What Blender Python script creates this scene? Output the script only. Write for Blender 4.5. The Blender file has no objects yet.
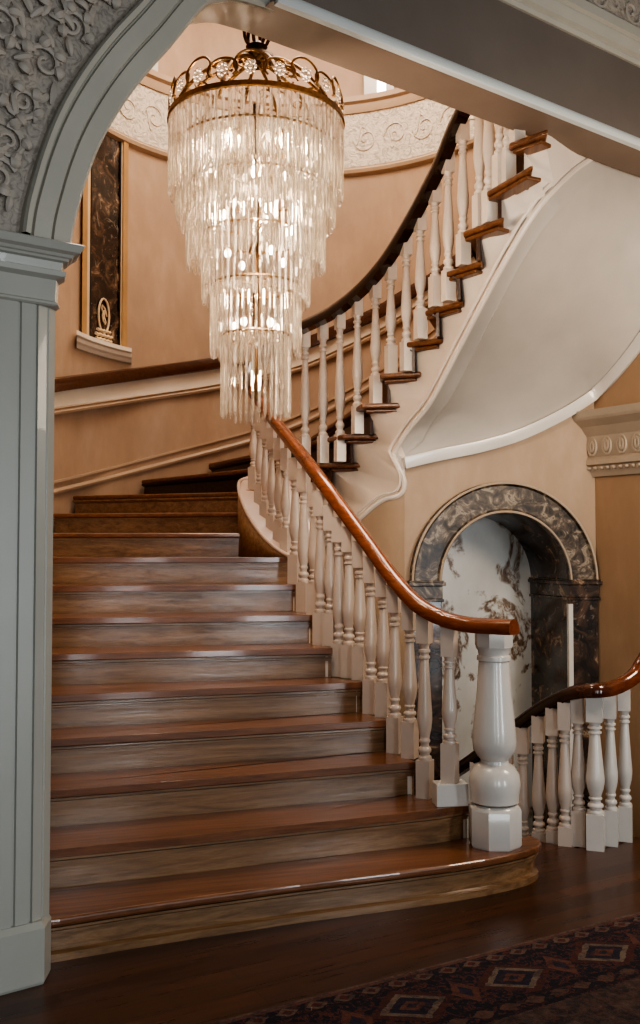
import bpy, bmesh, math, random
from math import sin, cos, pi, sqrt, atan2, radians
from mathutils import Vector, Matrix
random.seed(7)
C = bpy.context.scene
COL = C.collection
V = Vector
# ------------------------------------------------------------------ camera
EYE, FPX = 1.6, 1000.0
TILT = math.atan(38/1000)
ct, st = cos(TILT), sin(TILT)
cam_d = bpy.data.cameras.new('camera'); cam = bpy.data.objects.new('camera', cam_d); COL.objects.link(cam)
cam.location = (0, 0, EYE); cam.rotation_euler = (pi/2 + TILT, 0, 0)
cam_d.sensor_fit = 'VERTICAL'; cam_d.sensor_height = 36; cam_d.lens = 36*FPX/1024
cam_d.clip_start = .05
C.camera = cam

def ray(px, py):
    a = (px-320)/FPX; v = (512-py)/FPX
    return V((a, ct - st*v, st + ct*v))
O0 = V((0, 0, EYE))
def P(px, py, Y):
    r = ray(px, py); return O0 + r*(Y/r.y)
def Pz(px, py, z):
    r = ray(px, py); return O0 + r*((z-EYE)/r.z)
def Pxy(px, Y, z):
    dc = Y*ct + (z-EYE)*st
    return V(((px-320)/FPX*dc, Y, z))
def Pplane(px, py, p0, d):      # vertical plane through p0 along horizontal direction d
    r = ray(px, py); n = V((-d[1], d[0]))
    t = (n.x*p0[0]+n.y*p0[1])/(n.x*r.x+n.y*r.y)
    return O0 + r*t

# ------------------------------------------------------------------ node helpers
class NT:
    def __init__(s, name):
        s.m = bpy.data.materials.new(name); s.m.use_nodes = True
        s.t = s.m.node_tree; s.n = s.t.nodes; s.n.clear()
        s.out = s.n.new('ShaderNodeOutputMaterial')
        s.b = s.n.new('ShaderNodeBsdfPrincipled')
        s.t.links.new(s.b.outputs[0], s.out.inputs[0])
    def link(s, a, b): s.t.links.new(a, b)
    def new(s, typ, **k):
        n = s.n.new(typ)
        for a, v in k.items(): setattr(n, a, v)
        return n
    def val(s, sock, v):
        if hasattr(v, 'is_linked') or isinstance(v, bpy.types.NodeSocket): s.link(v, sock)
        else: sock.default_value = v
    def math(s, op, a, b=0.0, c=0.0):
        n = s.new('ShaderNodeMath', operation=op)
        s.val(n.inputs[0], a); s.val(n.inputs[1], b)
        if len(n.inputs) > 2: s.val(n.inputs[2], c)
        return n.outputs[0]
    def coord(s, kind='Object', scale=(1,1,1), rot=(0,0,0), loc=(0,0,0)):
        tc = s.new('ShaderNodeTexCoord'); mp = s.new('ShaderNodeMapping')
        s.link(tc.outputs[kind], mp.inputs[0])
        mp.inputs['Scale'].default_value = scale; mp.inputs['Rotation'].default_value = rot; mp.inputs['Location'].default_value = loc
        return mp.outputs[0]
    def noise(s, vec, scale=5, detail=4, rough=.5, dist=0):
        n = s.new('ShaderNodeTexNoise'); s.link(vec, n.inputs['Vector'])
        n.inputs['Scale'].default_value = scale; n.inputs['Detail'].default_value = detail
        n.inputs['Roughness'].default_value = rough; n.inputs['Distortion'].default_value = dist
        return n.outputs[0]
    def ramp(s, fac, stops, interp='LINEAR'):
        n = s.new('ShaderNodeValToRGB'); s.link(fac, n.inputs[0]); r = n.color_ramp; r.interpolation = interp
        while len(r.elements) < len(stops): r.elements.new(.5)
        for e, (p, c) in zip(r.elements, stops): e.position = p; e.color = (*c, 1) if len(c) == 3 else c
        return n.outputs[0]
    def mix(s, fac, a, b, mode='MIX'):
        n = s.new('ShaderNodeMix', data_type='RGBA', blend_type=mode)
        s.val(n.inputs[0], fac)
        for i, v in ((6, a), (7, b)):
            if isinstance(v, tuple): n.inputs[i].default_value = (*v, 1) if len(v) == 3 else v
            else: s.link(v, n.inputs[i])
        return n.outputs[2]
    def color(s, v):
        if isinstance(v, tuple): s.b.inputs['Base Color'].default_value = (*v, 1)
        else: s.link(v, s.b.inputs['Base Color'])
    def set(s, **k):
        for a, v in k.items(): s.val(s.b.inputs[a.replace('_', ' ')], v)
    def bump(s, h, strength=.2, dist=.01, coat=False):
        n = s.new('ShaderNodeBump'); n.inputs['Strength'].default_value = strength; n.inputs['Distance'].default_value = dist
        s.link(h, n.inputs['Height']); s.link(n.outputs[0], s.b.inputs['Normal'])
        if coat: s.link(n.outputs[0], s.b.inputs['Coat Normal'])

def wood(name, dark, mid, light, rotz, rough=.25, coat=.4, along=1.2, across=26, bumps=.05, crough=.12, groove=None, gs=.5):
    t = NT(name)
    v = t.coord('Object', rot=(0, 0, -rotz)); 
    mp = t.new('ShaderNodeMapping'); t.link(v, mp.inputs[0]); mp.inputs['Scale'].default_value = (along, across, across)
    g = t.noise(mp.outputs[0], 1.6, 6, .62, .6)
    f = t.noise(mp.outputs[0], 7, 4, .7, .2)
    w = t.math('ADD', t.math('MULTIPLY', g, .72), t.math('MULTIPLY', f, .28))
    t.color(t.ramp(w, [(.3, dark), (.5, mid), (.7, light)]))
    r = t.math('MULTIPLY_ADD', f, .16, rough-.08)
    t.set(Roughness=r, Coat_Weight=coat, Coat_Roughness=crough)
    t.bump(w, bumps, .01, bumps > .3)
    if groove:
        gv = t.new('ShaderNodeMapping'); t.link(v, gv.inputs[0]); gv.inputs['Scale'].default_value = groove
        gn = t.noise(gv.outputs[0], 1.0, 2, .5)
        b = t.new('ShaderNodeBump'); b.inputs['Strength'].default_value = 1; b.inputs['Distance'].default_value = gs
        t.link(gn, b.inputs['Height']); t.link(b.outputs[0], t.b.inputs['Coat Normal'])
    return t.m
def paint(name, col, rough=.4, var=.08, coat=0, spec=.5, bump=.04, scale=3):
    t = NT(name)
    v = t.coord('Object')
    n = t.noise(v, scale, 5, .6)
    a = tuple(c*(1-var) for c in col); b = tuple(min(1, c*(1+var)) for c in col)
    t.color(t.ramp(n, [(.3, a), (.7, b)]))
    t.set(Roughness=rough, Coat_Weight=coat)
    if bump: t.bump(t.noise(v, 60, 3), bump, .004)
    return t.m
def plaster(name, col, var=.16):
    t = NT(name)
    v = t.coord('Object', scale=(1, 1, .45))
    n = t.noise(v, 2.2, 6, .6, .5); f = t.noise(v, 9, 5, .6)
    w = t.math('ADD', t.math('MULTIPLY', n, .7), t.math('MULTIPLY', f, .3))
    t.color(t.ramp(w, [(.3, tuple(c*(1-var) for c in col)), (.52, col), (.72, (col[0]*1.15, col[1]*1.2, col[2]*1.27))]))
    t.set(Roughness=.55)
    t.bump(f, .06, .01)
    return t.m
def dark_marble(name):
    t = NT(name)
    v = t.coord('Object')
    n = t.noise(v, 5, 8, .62, 1.4)
    big = t.noise(v, 9, 5, .6, 2.5)
    c1 = t.ramp(n, [(.36, (.010, .007, .006)), (.5, (.045, .027, .018)), (.60, (.12, .068, .042)), (.66, (.36, .26, .17)), (.7, (.06, .035, .022))])
    patch = t.ramp(big, [(.6, (0,0,0)), (.68, (1,1,1))])
    t.color(t.mix(t.math('MULTIPLY', patch, .55), c1, (.30, .24, .19)))
    t.set(Roughness=.22, Coat_Weight=.3, Coat_Roughness=.1)
    return t.m
def grey_marble(name):
    t = NT(name)
    v = t.coord('Object')
    n = t.noise(v, 9, 7, .65, 1.6)
    t.color(t.ramp(n, [(.34, (.014, .010, .008)), (.46, (.06, .042, .03)), (.54, (.125, .09, .064)), (.62, (.33, .27, .20)), (.7, (.08, .054, .038))]))
    t.set(Roughness=.4, Coat_Weight=.05)
    return t.m
def white_marble(name):
    t = NT(name)
    v = t.coord('Object', scale=(1, 1, .62))
    n = t.noise(v, 3.0, 5, .55, 1.3)
    f = t.noise(v, 16, 5, .7, 1.5)
    mask = t.ramp(n, [(.525, (0,0,0)), (.57, (1,1,1)), (.61, (1,1,1)), (.65, (.1,.1,.1))])
    inner = t.ramp(f, [(.3, (.10, .05, .03)), (.5, (.25, .16, .10)), (.62, (.6, .53, .46))])
    base = t.ramp(t.noise(v, 2.2, 6, .6), [(.3, (.62, .58, .52)), (.7, (.84, .81, .76))])
    t.color(t.mix(mask, base, inner))
    t.set(Roughness=.18, Coat_Weight=.4)
    return t.m
def metal(name, col, rough=.35):
    t = NT(name); v = t.coord('Object')
    n = t.noise(v, 40, 4)
    t.color(t.ramp(n, [(.3, tuple(c*.55 for c in col)), (.7, col)]))
    t.set(Metallic=.9, Roughness=rough)
    return t.m
def carved(name, col, scale=16, strength=.9, dist=.03, dark=.5):
    t = NT(name); v = t.coord('Object')
    n = t.noise(v, scale, 3, .5, 2.6)
    t.color(t.ramp(n, [(.38, tuple(c*dark for c in col)), (.5, col), (.7, tuple(min(1, c*1.12) for c in col))]))
    t.set(Roughness=.5); t.bump(n, strength, dist)
    return t.m

M = {}
M['tread'] = wood('tread_wood', (.095, .036, .016), (.20, .080, .035), (.285, .122, .057), radians(17), .34, .6, 1.2, 26, .08, .09, (.6, 260, 5), .0002)
M['riser'] = wood('riser_oak', (.125, .060, .026), (.265, .145, .070), (.39, .23, .12), radians(17), .40, .75, 1.0, 20, .10, .07, (.6, 5, 330), .0006)
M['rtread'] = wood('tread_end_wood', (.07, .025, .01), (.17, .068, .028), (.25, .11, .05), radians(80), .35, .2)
M['darkwood'] = wood('dark_shaded_wood', (.03, .012, .006), (.06, .024, .012), (.10, .042, .02), radians(80), .4, .2)
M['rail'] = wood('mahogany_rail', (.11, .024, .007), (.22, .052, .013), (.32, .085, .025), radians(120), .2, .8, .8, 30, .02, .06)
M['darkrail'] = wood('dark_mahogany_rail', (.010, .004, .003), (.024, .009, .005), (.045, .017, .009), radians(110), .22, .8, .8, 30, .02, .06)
M['wallrail'] = wood('wall_rail_wood', (.035, .011, .005), (.075, .025, .011), (.12, .045, .02), radians(20), .3, .4)
M['white'] = paint('white_gloss_paint', (.66, .62, .57), .24, .06, .25)
M['balu'] = paint('shaded_baluster_paint', (.60, .50, .425), .28, .06, .2)  # white balusters toned down to beige, their shade put into the colour
M['warmwhite'] = paint('cream_white_paint', (.74, .65, .56), .35, .05, .1)
M['pinkwhite'] = paint('curb_white_paint', (.68, .53, .44), .3, .05, .2)
M['soffit'] = paint('soffit_plaster_paint', (.50, .455, .405), .5, .09, 0, .5, .05, 1.6)
M['arch'] = paint('arch_paint', (.50, .48, .42), .45, .05)
M['column'] = paint('column_paint', (.43, .425, .385), .35, .04, .15)
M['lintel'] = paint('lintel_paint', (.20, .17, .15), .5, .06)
M['soffit_beam'] = paint('beam_underside_shade', (.24, .175, .135), .5, .05)  # shade of the underside painted in as darker brown
M['bead'] = paint('lintel_bead_highlight', (.62, .66, .66), .35, .03)  # highlight along the lintel edge, put into the bead colour
M['wall'] = plaster('warm_wall_plaster', (.43, .295, .20))
M['wall_arch'] = plaster('tan_wall_plaster', (.41, .29, .195), .10)
M['wall_right'] = plaster('dark_tan_wall_plaster', (.38, .24, .145), .10)
M['trim'] = paint('tan_trim_paint', (.47, .34, .235), .4, .06)
M['creamband'] = paint('cream_band_paint', (.72, .64, .53), .45, .05)
M['frieze'] = carved('frieze_relief_plaster', (.64, .56, .46), 13, .7, .02, .72)
M['relief'] = paint('relief_plaster', (.50, .445, .385), .55, .1)
M['relief_ground'] = carved('relief_ground_plaster', (.47, .41, .35), 22, .5, .012, .72)
M['capital'] = paint('capital_plaster', (.45, .36, .275), .5, .08)
M['dmarble'] = dark_marble('dark_brown_marble')
M['gmarble'] = grey_marble('grey_brown_marble')
M['wmarble'] = white_marble('white_veined_marble')
M['gold'] = paint('gilt_trim_paint', (.40, .24, .11), .35, .15)
M['goldlight'] = paint('pale_gilt_paint', (.62, .46, .30), .35, .1)
M['brass'] = metal('aged_brass', (.30, .17, .075), .38)
M['darkbrass'] = metal('dark_bronze', (.12, .065, .03), .4)
M['black'] = paint('dark_void_paint', (.012, .008, .006), .7, .1)

def crystal(name, em, tint=(.95, .92, .87)):
    t = NT(name)
    g = t.new('ShaderNodeBsdfGlass'); g.inputs['IOR'].default_value = 1.5; g.inputs['Roughness'].default_value = .04
    g.inputs['Color'].default_value = (*tint, 1)
    tr = t.new('ShaderNodeBsdfTransparent'); tr.inputs[0].default_value = (.93, .91, .88, 1)
    tl = t.new('ShaderNodeBsdfTranslucent'); tl.inputs[0].default_value = (.95, .9, .82, 1)
    e = t.new('ShaderNodeEmission')  # faint glow added to the glass for scattered bulb light
    v = t.coord('Object', scale=(70, 70, 9))
    n = t.noise(v, 1.0, 3, .6)
    e.inputs[0].default_value = (1, .87, .72, 1)
    t.link(t.math('MULTIPLY', t.ramp(n, [(.45, (.02,.02,.02)), (.58, (.4,.4,.4)), (.7, (2.2,2.2,2.2))]), em), e.inputs[1])
    m1 = t.new('ShaderNodeMixShader'); m1.inputs[0].default_value = .55; t.link(tr.outputs[0], m1.inputs[1]); t.link(g.outputs[0], m1.inputs[2])
    m2 = t.new('ShaderNodeMixShader'); m2.inputs[0].default_value = .08; t.link(m1.outputs[0], m2.inputs[1]); t.link(tl.outputs[0], m2.inputs[2])
    a = t.new('ShaderNodeAddShader'); t.link(m2.outputs[0], a.inputs[0]); t.link(e.outputs[0], a.inputs[1])
    t.link(a.outputs[0], t.out.inputs[0])
    return t.m
M['crystal'] = crystal('glowing_cut_crystal', .13)
def emit(name, col, s):
    t = NT(name); t.color(col); t.b.inputs['Emission Color'].default_value = (*col, 1); t.b.inputs['Emission Strength'].default_value = s
    return t.m
M['bulb'] = emit('warm_bulb', (1, .86, .68), 10)
M['pane'] = emit('bright_window_glass', (1, .93, .85), 5)

# ------------------------------------------------------------------ objects
def link(name, bm, mat, parent=None, smooth=False, origin=None, bevel=0, solid=0, angle=40):
    bmesh.ops.remove_doubles(bm, verts=bm.verts, dist=1e-5)
    bmesh.ops.recalc_face_normals(bm, faces=bm.faces)
    if origin is not None: bmesh.ops.translate(bm, verts=bm.verts, vec=-V(origin))
    me = bpy.data.meshes.new(name); bm.to_mesh(me); bm.free()
    me.materials.append(mat if not isinstance(mat, str) else M[mat])
    o = bpy.data.objects.new(name, me); COL.objects.link(o)
    o.location = V(origin) if origin is not None else V((0,0,0))
    if parent is not None:
        o.parent = parent
        w = V((0,0,0)); p = parent
        while p is not None: w += p.location; p = p.parent
        o.location = o.location - w
    if smooth:
        for p in me.polygons: p.use_smooth = True
        try: me.set_sharp_from_angle(angle=radians(angle))
        except Exception: pass
    if solid:
        s = o.modifiers.new('thickness', 'SOLIDIFY'); s.thickness = solid; s.offset = 0
    if bevel:
        b = o.modifiers.new('edge', 'BEVEL'); b.width = bevel; b.segments = 3; b.limit_method = 'ANGLE'; b.angle_limit = radians(35)
    return o
def thing(name, label, cat, loc=(0,0,0), group=None):
    o = bpy.data.objects.new(name, None); COL.objects.link(o); o.location = loc; o.empty_display_size = .1
    o['label'] = label; o['category'] = cat
    if group: o['group'] = group
    return o
def tag(o, label, cat, group=None):
    o['label'] = label; o['category'] = cat
    if group: o['group'] = group
    return o
def struct(o): o['kind'] = 'structure'; return o

def B(): return bmesh.new()
def poly(bm, pts):
    vs = [bm.verts.new(p) for p in pts]
    try: return bm.faces.new(vs)
    except Exception: return None
def prism(bm, pts, vec):
    vec = V(vec); a = [bm.verts.new(p) for p in pts]; b = [bm.verts.new(V(p)+vec) for p in pts]
    n = len(a); bm.faces.new(a); bm.faces.new(b[::-1])
    for i in range(n): bm.faces.new([a[i], a[(i+1)%n], b[(i+1)%n], b[i]])
def box(bm, c, sx, sy, sz, ang=0):
    c = V(c); ca, sa = cos(ang), sin(ang)
    pts = []
    for x, y in ((-1,-1), (1,-1), (1,1), (-1,1)):
        X, Y = x*sx/2, y*sy/2
        pts.append(V((c.x+X*ca-Y*sa, c.y+X*sa+Y*ca, c.z-sz/2)))
    prism(bm, pts, (0,0,sz))
def grid(bm, rows, close=False):
    R = [[bm.verts.new(p) for p in r] for r in rows]
    for i in range(len(R)-1):
        n = len(R[i])
        for j in range(n if close else n-1):
            try: bm.faces.new([R[i][j], R[i][(j+1)%n], R[i+1][(j+1)%n], R[i+1][j]])
            except Exception: pass
    return R
def lathe(bm, prof, c=(0,0,0), seg=12, cap=True, rot=0):
    c = V(c); rows = []
    for r, z in prof:
        rows.append([c+V((r*cos(2*pi*k/seg+rot), r*sin(2*pi*k/seg+rot), z)) for k in range(seg)])
    R = grid(bm, rows, True)
    if cap:
        try: bm.faces.new(R[0][::-1]); bm.faces.new(R[-1])
        except Exception: pass
def frames(path):
    out = []
    n = len(path)
    for i, p in enumerate(path):
        t = (path[min(i+1, n-1)] - path[max(i-1, 0)]).normalized()
        s = t.cross(V((0,0,1)))
        s = s.normalized() if s.length > 1e-4 else V((1,0,0))
        out.append((V(p), t, s, s.cross(t).normalized()))
    return out
def sweep(bm, path, prof, caps=True, plumb=False, close=False):
    rows = []
    for p, t, s, u in frames(path):
        if plumb: u = V((0,0,1))
        rows.append([p + s*a + u*b for a, b in prof])
    R = grid(bm, rows, True)
    if caps:
        bm.faces.new(R[0][::-1]); bm.faces.new(R[-1])
def tube(bm, path, r, seg=6, closed=False):
    path = [V(p) for p in path]; n = len(path); rows = []
    nrm = None
    for i, p in enumerate(path):
        if closed: t = (path[(i+1)%n]-path[(i-1)%n]).normalized()
        else: t = (path[min(i+1,n-1)]-path[max(i-1,0)]).normalized()
        if nrm is None:
            nrm = t.cross(V((0.31,0.2,.93)))
            if nrm.length < 1e-3: nrm = t.cross(V((1,0,0)))
        nrm = (nrm - t*nrm.dot(t)).normalized(); b = t.cross(nrm)
        rr = r[i] if isinstance(r, (list, tuple)) else r
        rows.append([p + (nrm*cos(2*pi*k/seg)+b*sin(2*pi*k/seg))*rr for k in range(seg)])
    if closed: rows.append(rows[0])
    R = grid(bm, rows, True)
    if not closed:
        try: bm.faces.new(R[0][::-1]); bm.faces.new(R[-1])
        except Exception: pass
def ball(bm, c, r, seg=8, sz=1):
    lathe(bm, [(r*max(.02, sin(pi*k/6)), -r*sz*cos(pi*k/6)) for k in range(7)], c, seg)
def catmull(pts, k=6):
    pts = [V(p) for p in pts]; out = []
    for i in range(len(pts)-1):
        p0, p1, p2, p3 = pts[max(i-1,0)], pts[i], pts[i+1], pts[min(i+2, len(pts)-1)]
        for j in range(k):
            t = j/k
            out.append(.5*((2*p1)+(p2-p0)*t+(2*p0-5*p1+4*p2-p3)*t*t+(3*p1-p0-3*p2+p3)*t**3))
    out.append(pts[-1]); return out
def lerp(xs, ys, x):
    if x <= xs[0]: return ys[0]
    for i in range(len(xs)-1):
        if x <= xs[i+1]:
            f = (x-xs[i])/(xs[i+1]-xs[i]); return ys[i]*(1-f)+ys[i+1]*f
    return ys[-1]
def off2(line, d):              # offset a 2D polyline to its right by d
    out = []
    n = len(line)
    for i in range(n):
        t = (line[min(i+1,n-1)]-line[max(i-1,0)]).normalized()
        out.append(line[i]+V((t.y, -t.x))*d)
    return out

# ------------------------------------------------------------------ stair layout
R1, R2 = .1724, .18
ZT_ = {10: 1.7216, 11: 1.885, 12: 2.047, 13: 2.235, 14: 2.422, 15: 2.612, 16: 2.80, 22: 3.94, 23: 4.13}
def zs(n): return R1*n if n <= 9 else ZT_.get(n, 9*R1+(n-9)*R2)
CX, CY, CR = -.17, 7.8, 1.95           # round outer wall
XW = CX-CR
def cyl(px, py, rad):
    r = ray(px, py)
    a = r.x**2+r.y**2; b = -2*(r.x*CX+r.y*CY); c = CX**2+CY**2-rad**2
    t = (-b+sqrt(max(0, b*b-4*a*c)))/(2*a)
    return O0+r*t
def cylz(px, z, rad):
    lo = cyl(px, 400, rad); return V((lo.x, lo.y, z))
def circ(ang, rad, z): return V((CX+rad*cos(ang), CY+rad*sin(ang), z))

# lower flight: right end (px,py) and a left sighting (px,py) of each nosing
RT = {2:(471,804), 3:(417,761.5), 4:(388.6,720), 5:(364,682), 6:(332.7,647.8), 7:(314.4,615), 8:(298,584.5)}
LF = {1:(60,918), 2:(60,849), 3:(60,790), 4:(60,739), 5:(60,695), 6:(60,654), 7:(60,618), 8:(60,586)}
I = {}; L = {}
for n, (x, y) in RT.items(): I[n] = Pz(x, y, zs(n)).to_2d()
for n, (x, y) in LF.items(): L[n] = Pz(x, y, zs(n)).to_2d()
I[9] = Pxy(288, 6.74, zs(9)).to_2d(); L[9] = Pxy(60, 6.5, zs(9)).to_2d()
L[10] = Pxy(60, 7.08, zs(10)).to_2d(); L[11] = Pxy(60, 7.8, zs(11)).to_2d()
I[10] = V((-.42, 7.2)); I[11] = V((-.42, 7.5))
DN = {12: 7.45, 13: 7.3, 14: 7.15, 15: 7.0, 16: 6.86, 17: 6.65, 18: 6.42, 19: 6.18, 20: 5.96, 21: 5.78, 22: 5.70, 23: 5.70}
PXR = {12: 312, 13: 331, 14: 350.5, 15: 370, 16: 387.5, 17: 413-1, 18: 436, 19: 457, 20: 476.5, 21: 498, 22: 524, 23: 545}
for n in DN: I[n] = Pxy(PXR[n], DN[n], zs(n)).to_2d()
def TL(n, px, k=1.0):
    (x0, y0), (x1, y1) = TIP[n]; f = (px-x0)/(x1-x0)
    p = Pz(px, y0+(y1-y0)*f, zs(n)); return V((p.x*k, p.y*k))
def ext(a, b, xw=XW+.03):      # extend line a->b to the wall x
    d = (b-a); k = (xw-a.x)/d.x; return a+d*k
Ofr = {}
for n in range(2, 12):
    Ofr[n] = ext(I[n], L[n])
def rc(ang): return V((CX+(CR-.03)*cos(radians(ang)), CY+(CR-.03)*sin(radians(ang))))
def angpx(px): 
    p = cyl(px, 400, CR-.03); return V((p.x, p.y))
Ofr[12] = angpx(76); Ofr[13] = angpx(145); Ofr[14] = angpx(212); Ofr[15] = angpx(300)
for n, px in ((16, 385), (17, 432), (18, 472), (19, 500), (20, 524)): Ofr[n] = angpx(px)
Ofr[21] = V((1.42, 7.9)); Ofr[22] = V((1.47, 7.6)); Ofr[23] = V((1.5, 7.4))
TIP = {12: ((300, 491), (355, 490)), 13: ((298, 464), (369, 463)), 14: ((342, 435.3), (387, 434.7)), 15: ((361, 404.6), (404, 403.6)), 16: ((380, 375), (421, 372.6)), 17: ((403, 344.3), (443, 338.8)), 18: ((425, 312.5), (463, 301.6)),
       19: ((446, 274), (482, 262)), 20: ((463, 234), (504, 219)), 21: ((487, 194), (533, 167)), 22: ((509, 146), (548, 132))}

def front(n):                   # nosing line from wall to inner end
    if n == 1:
        return [V((XW+.03, 3.52)), L[1]]+[Pz(x, y, zs(1)).to_2d() for x, y in ((130, 907), (200, 897), (300, 883.5), (400, 871.5), (450, 865), (485, 859.5), (510, 854.5), (528, 850), (538, 846), (541.5, 842), (539, 838.5), (530, 835))]
    if n == 2:
        return [Ofr[2], L[2], Pz(200, 834.8, zs(2)).to_2d(), Pz(400, 813.5, zs(2)).to_2d(), Pz(440, 809, zs(2)).to_2d(), I[2]]
    return [Ofr[n], I[n]]

def stairs():
    t = thing('staircase', 'grand curved staircase with polished brown treads and oak risers climbing round the back wall', 'staircase', (0, 4.2, 0))
    for n in range(1, 23):
        z = zs(n); F = front(n); G = front(n+1) if n < 22 else [Ofr[23], I[23]]
        upper = n >= 12
        th = .036
        if not upper:
            back = [p for p in off2(G, -.04)]
            if n == 1:
                inner_back = [V((.95, 5.0)), V((.80, 5.0))]
                outline = F + inner_back + back[::-1][0:]
            else:
                d = (I[n+1]-I[n]).normalized()
                outline = F + [I[n+1]+d*.05+V((.0, 0))] + back[::-1]
                if n >= 10: outline = F + back[::-1]
            nose = outline
        else:
            # front edge pushed out past the riser, inner end carried past the string
            f = (Ofr[n]-I[n]).normalized(); nrm = V((-f.y, f.x))
            if nrm.x > 0: nrm = -nrm
            s = (I[n+1]-I[n]).normalized()
            prev = I[n-1]-I[n] if n > 12 else -(I[n+1]-I[n])
            fr = I[n] + prev.normalized()*.085
            side = V((s.y, -s.x)); side = side if side.x < 0 else -side
            a = fr + side*.02; b = I[n+1] + s*.035 + side*.02
            a = Pz(*TIP[n][0], z).to_2d()*.991; b = Pz(*TIP[n][1], z).to_2d()*.991
            outline = [Ofr[n]+nrm*.035, a, b, Ofr[n+1]-nrm*.02]
        bm = B(); prism(bm, [(p.x, p.y, z-th) for p in outline], (0,0,th))
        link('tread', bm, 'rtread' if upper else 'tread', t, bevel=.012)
        # riser with scotia
        zb = zs(n-1)
        bm = B()
        if not upper:
            line = off2(F, -.035); 
            rl = [(p, off2(F, -.035-.018)[i]) for i, p in enumerate(line)]
            rows = [[(p.x, p.y, zb-.005) for p in line], [(p.x, p.y, z-th) for p in line], [(q.x, q.y, z-th) for p, q in rl], [(q.x, q.y, zb-.005) for p, q in rl]]
            grid(bm, [[r[i] for r in rows] for i in range(len(line))], True)
            a = off2(F, -.035); 
            # two fine mouldings below the nosing
            for dz, pr in ((.014, .024), (.030, .015), (.042, .008)):
                o2 = off2(F, -.035+pr)
                grid(bm, [[(a[i].x, a[i].y, z-th-dz+.010), (o2[i].x, o2[i].y, z-th-dz+.010), (o2[i].x, o2[i].y, z-th-dz), (a[i].x, a[i].y, z-th-dz)] for i in range(len(a))], True)
            if n == 1:
                o2 = off2(F, -.015)
                grid(bm, [[(a[i].x, a[i].y, 0), (o2[i].x, o2[i].y, 0), (o2[i].x, o2[i].y, .030), (a[i].x, a[i].y, .038)] for i in range(len(a))], True)
            link('riser', bm, 'riser', t, smooth=True, angle=30)
        else:
            f = (Ofr[n]-I[n]).normalized(); nrm = V((-f.y, f.x)); nrm = -nrm if nrm.x > 0 else nrm
            a, b = I[n], Ofr[n]
            prism(bm, [(a.x, a.y, zb-.01), (b.x, b.y, zb-.01), (b.x-nrm.x*.02, b.y-nrm.y*.02, zb-.01), (a.x-nrm.x*.02, a.y-nrm.y*.02, zb-.01)], (0, 0, z-th-zb+.01))
            a2 = a+nrm*.03; b2 = b+nrm*.03
            prism(bm, [(a.x, a.y, z-th-.03), (b.x, b.y, z-th-.03), (b2.x, b2.y, z-th-.012), (a2.x, a2.y, z-th-.012)], (0, 0, .012))
            link('riser', bm, 'darkwood' if n > 12 else 'riser', t)  # upper risers get darker wood, painting in the shade under the nosings
            # cove bracket under the visible tread end
            if n >= 12:
                s = (I[n+1]-I[n]).normalized(); side = V((s.y, -s.x)); side = side if side.x < 0 else -side
                prev = (I[n-1]-I[n]).normalized() if n > 12 else -s
                p0 = Pz(*TIP[n][0], z).to_2d(); p1 = Pz(*TIP[n][1], z).to_2d(); dd = (p1-p0).normalized(); k_ = V((dd.y, -dd.x)); k_ = k_ if k_.y < 0 else -k_; a = p0+dd*.035+k_*.02; b = p1-dd*.03+k_*.02; c = b-k_*.10; d = a-k_*.10
                bm = B(); prism(bm, [(p.x, p.y, z-th-.024) for p in (a, b, c, d)], (0,0,.024))
                link('tread_moulding', bm, 'rtread', t, bevel=.008)
    # white outer string below the lower flight's right-hand ends
    bm = B()
    pts = [I[n] for n in range(2, 10)]
    rows = []
    top = []
    for n in range(2, 10):
        s = (I[min(n+1, 9)]-I[max(n-1, 2)]).normalized()
        q = I[n]+s*.04
        top.append((V((q.x, q.y, zs(n-1)-.04)), V((q.x, q.y, zs(n)-.04))))
    for i in range(len(top)-1):
        a0 = top[i][1]; b0 = V((top[i+1][0].x, top[i+1][0].y, a0.z))
        off = V((-.02, -.01, 0))
        prism(bm, [a0+off, b0+off, V((b0.x, b0.y, max(-1.2, a0.z-.95)))+off, V((a0.x, a0.y, max(-1.2, a0.z-.95)))+off], (.03, .012, 0))
    link('string', bm, 'warmwhite', t)
    # soffit below the lower flight
    # curved brown panel closing the winders, with its white sloping curb
    cp = [P(289, 557, 6.72), P(276, 549, 6.80), P(262, 536, 6.90), P(250, 519, 7.02), P(242.5, 503, 7.14), P(239, 491, 7.26), P(239.5, 482.5, 7.42), P(246, 479, 7.6), P(262, 474, 7.75)]
    cp = catmull(cp, 4)
    bm = B(); grid(bm, [[V((p.x, p.y, zs(9)-.01)) for p in cp], cp])
    link('curved_stringer', bm, 'riser', t, smooth=True, solid=.012)
    bm = B()
    inner = []
    for i, p in enumerate(cp):
        f = i/(len(cp)-1)
        inner.append(p+V((.20+.16*sin(pi*f), .16+.30*f-.1*sin(pi*f), .05+.10*sin(pi*f))))
    grid(bm, [cp, [a.lerp(b, .5)-V((0, 0, .02)) for a, b in zip(cp, inner)], inner])
    link('curb', bm, 'pinkwhite', t, smooth=True)
    bm = B(); tube(bm, [p+V((0,0,.006)) for p in cp], .013, 8)
    link('curb_moulding', bm, 'pinkwhite', t, smooth=True)
    return t
STAIR = stairs()

# ------------------------------------------------------------------ string, soffit, wall with the arched niche
A0 = V((.582, 6.86)); AD = V((cos(radians(13)), sin(radians(13))))
def aw(s, z): return V((A0.x+AD.x*s, A0.y+AD.y*s, z))
def apx(px, py): return Pplane(px, py, A0, AD)
def s_of(p): return (p.x-A0.x)*AD.x+(p.y-A0.y)*AD.y
WR0 = apx(597, 550).to_2d(); WRD = V((.56, -.83)).normalized()
def wrpx(px, py): return Pplane(px, py, WR0, WRD)

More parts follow.
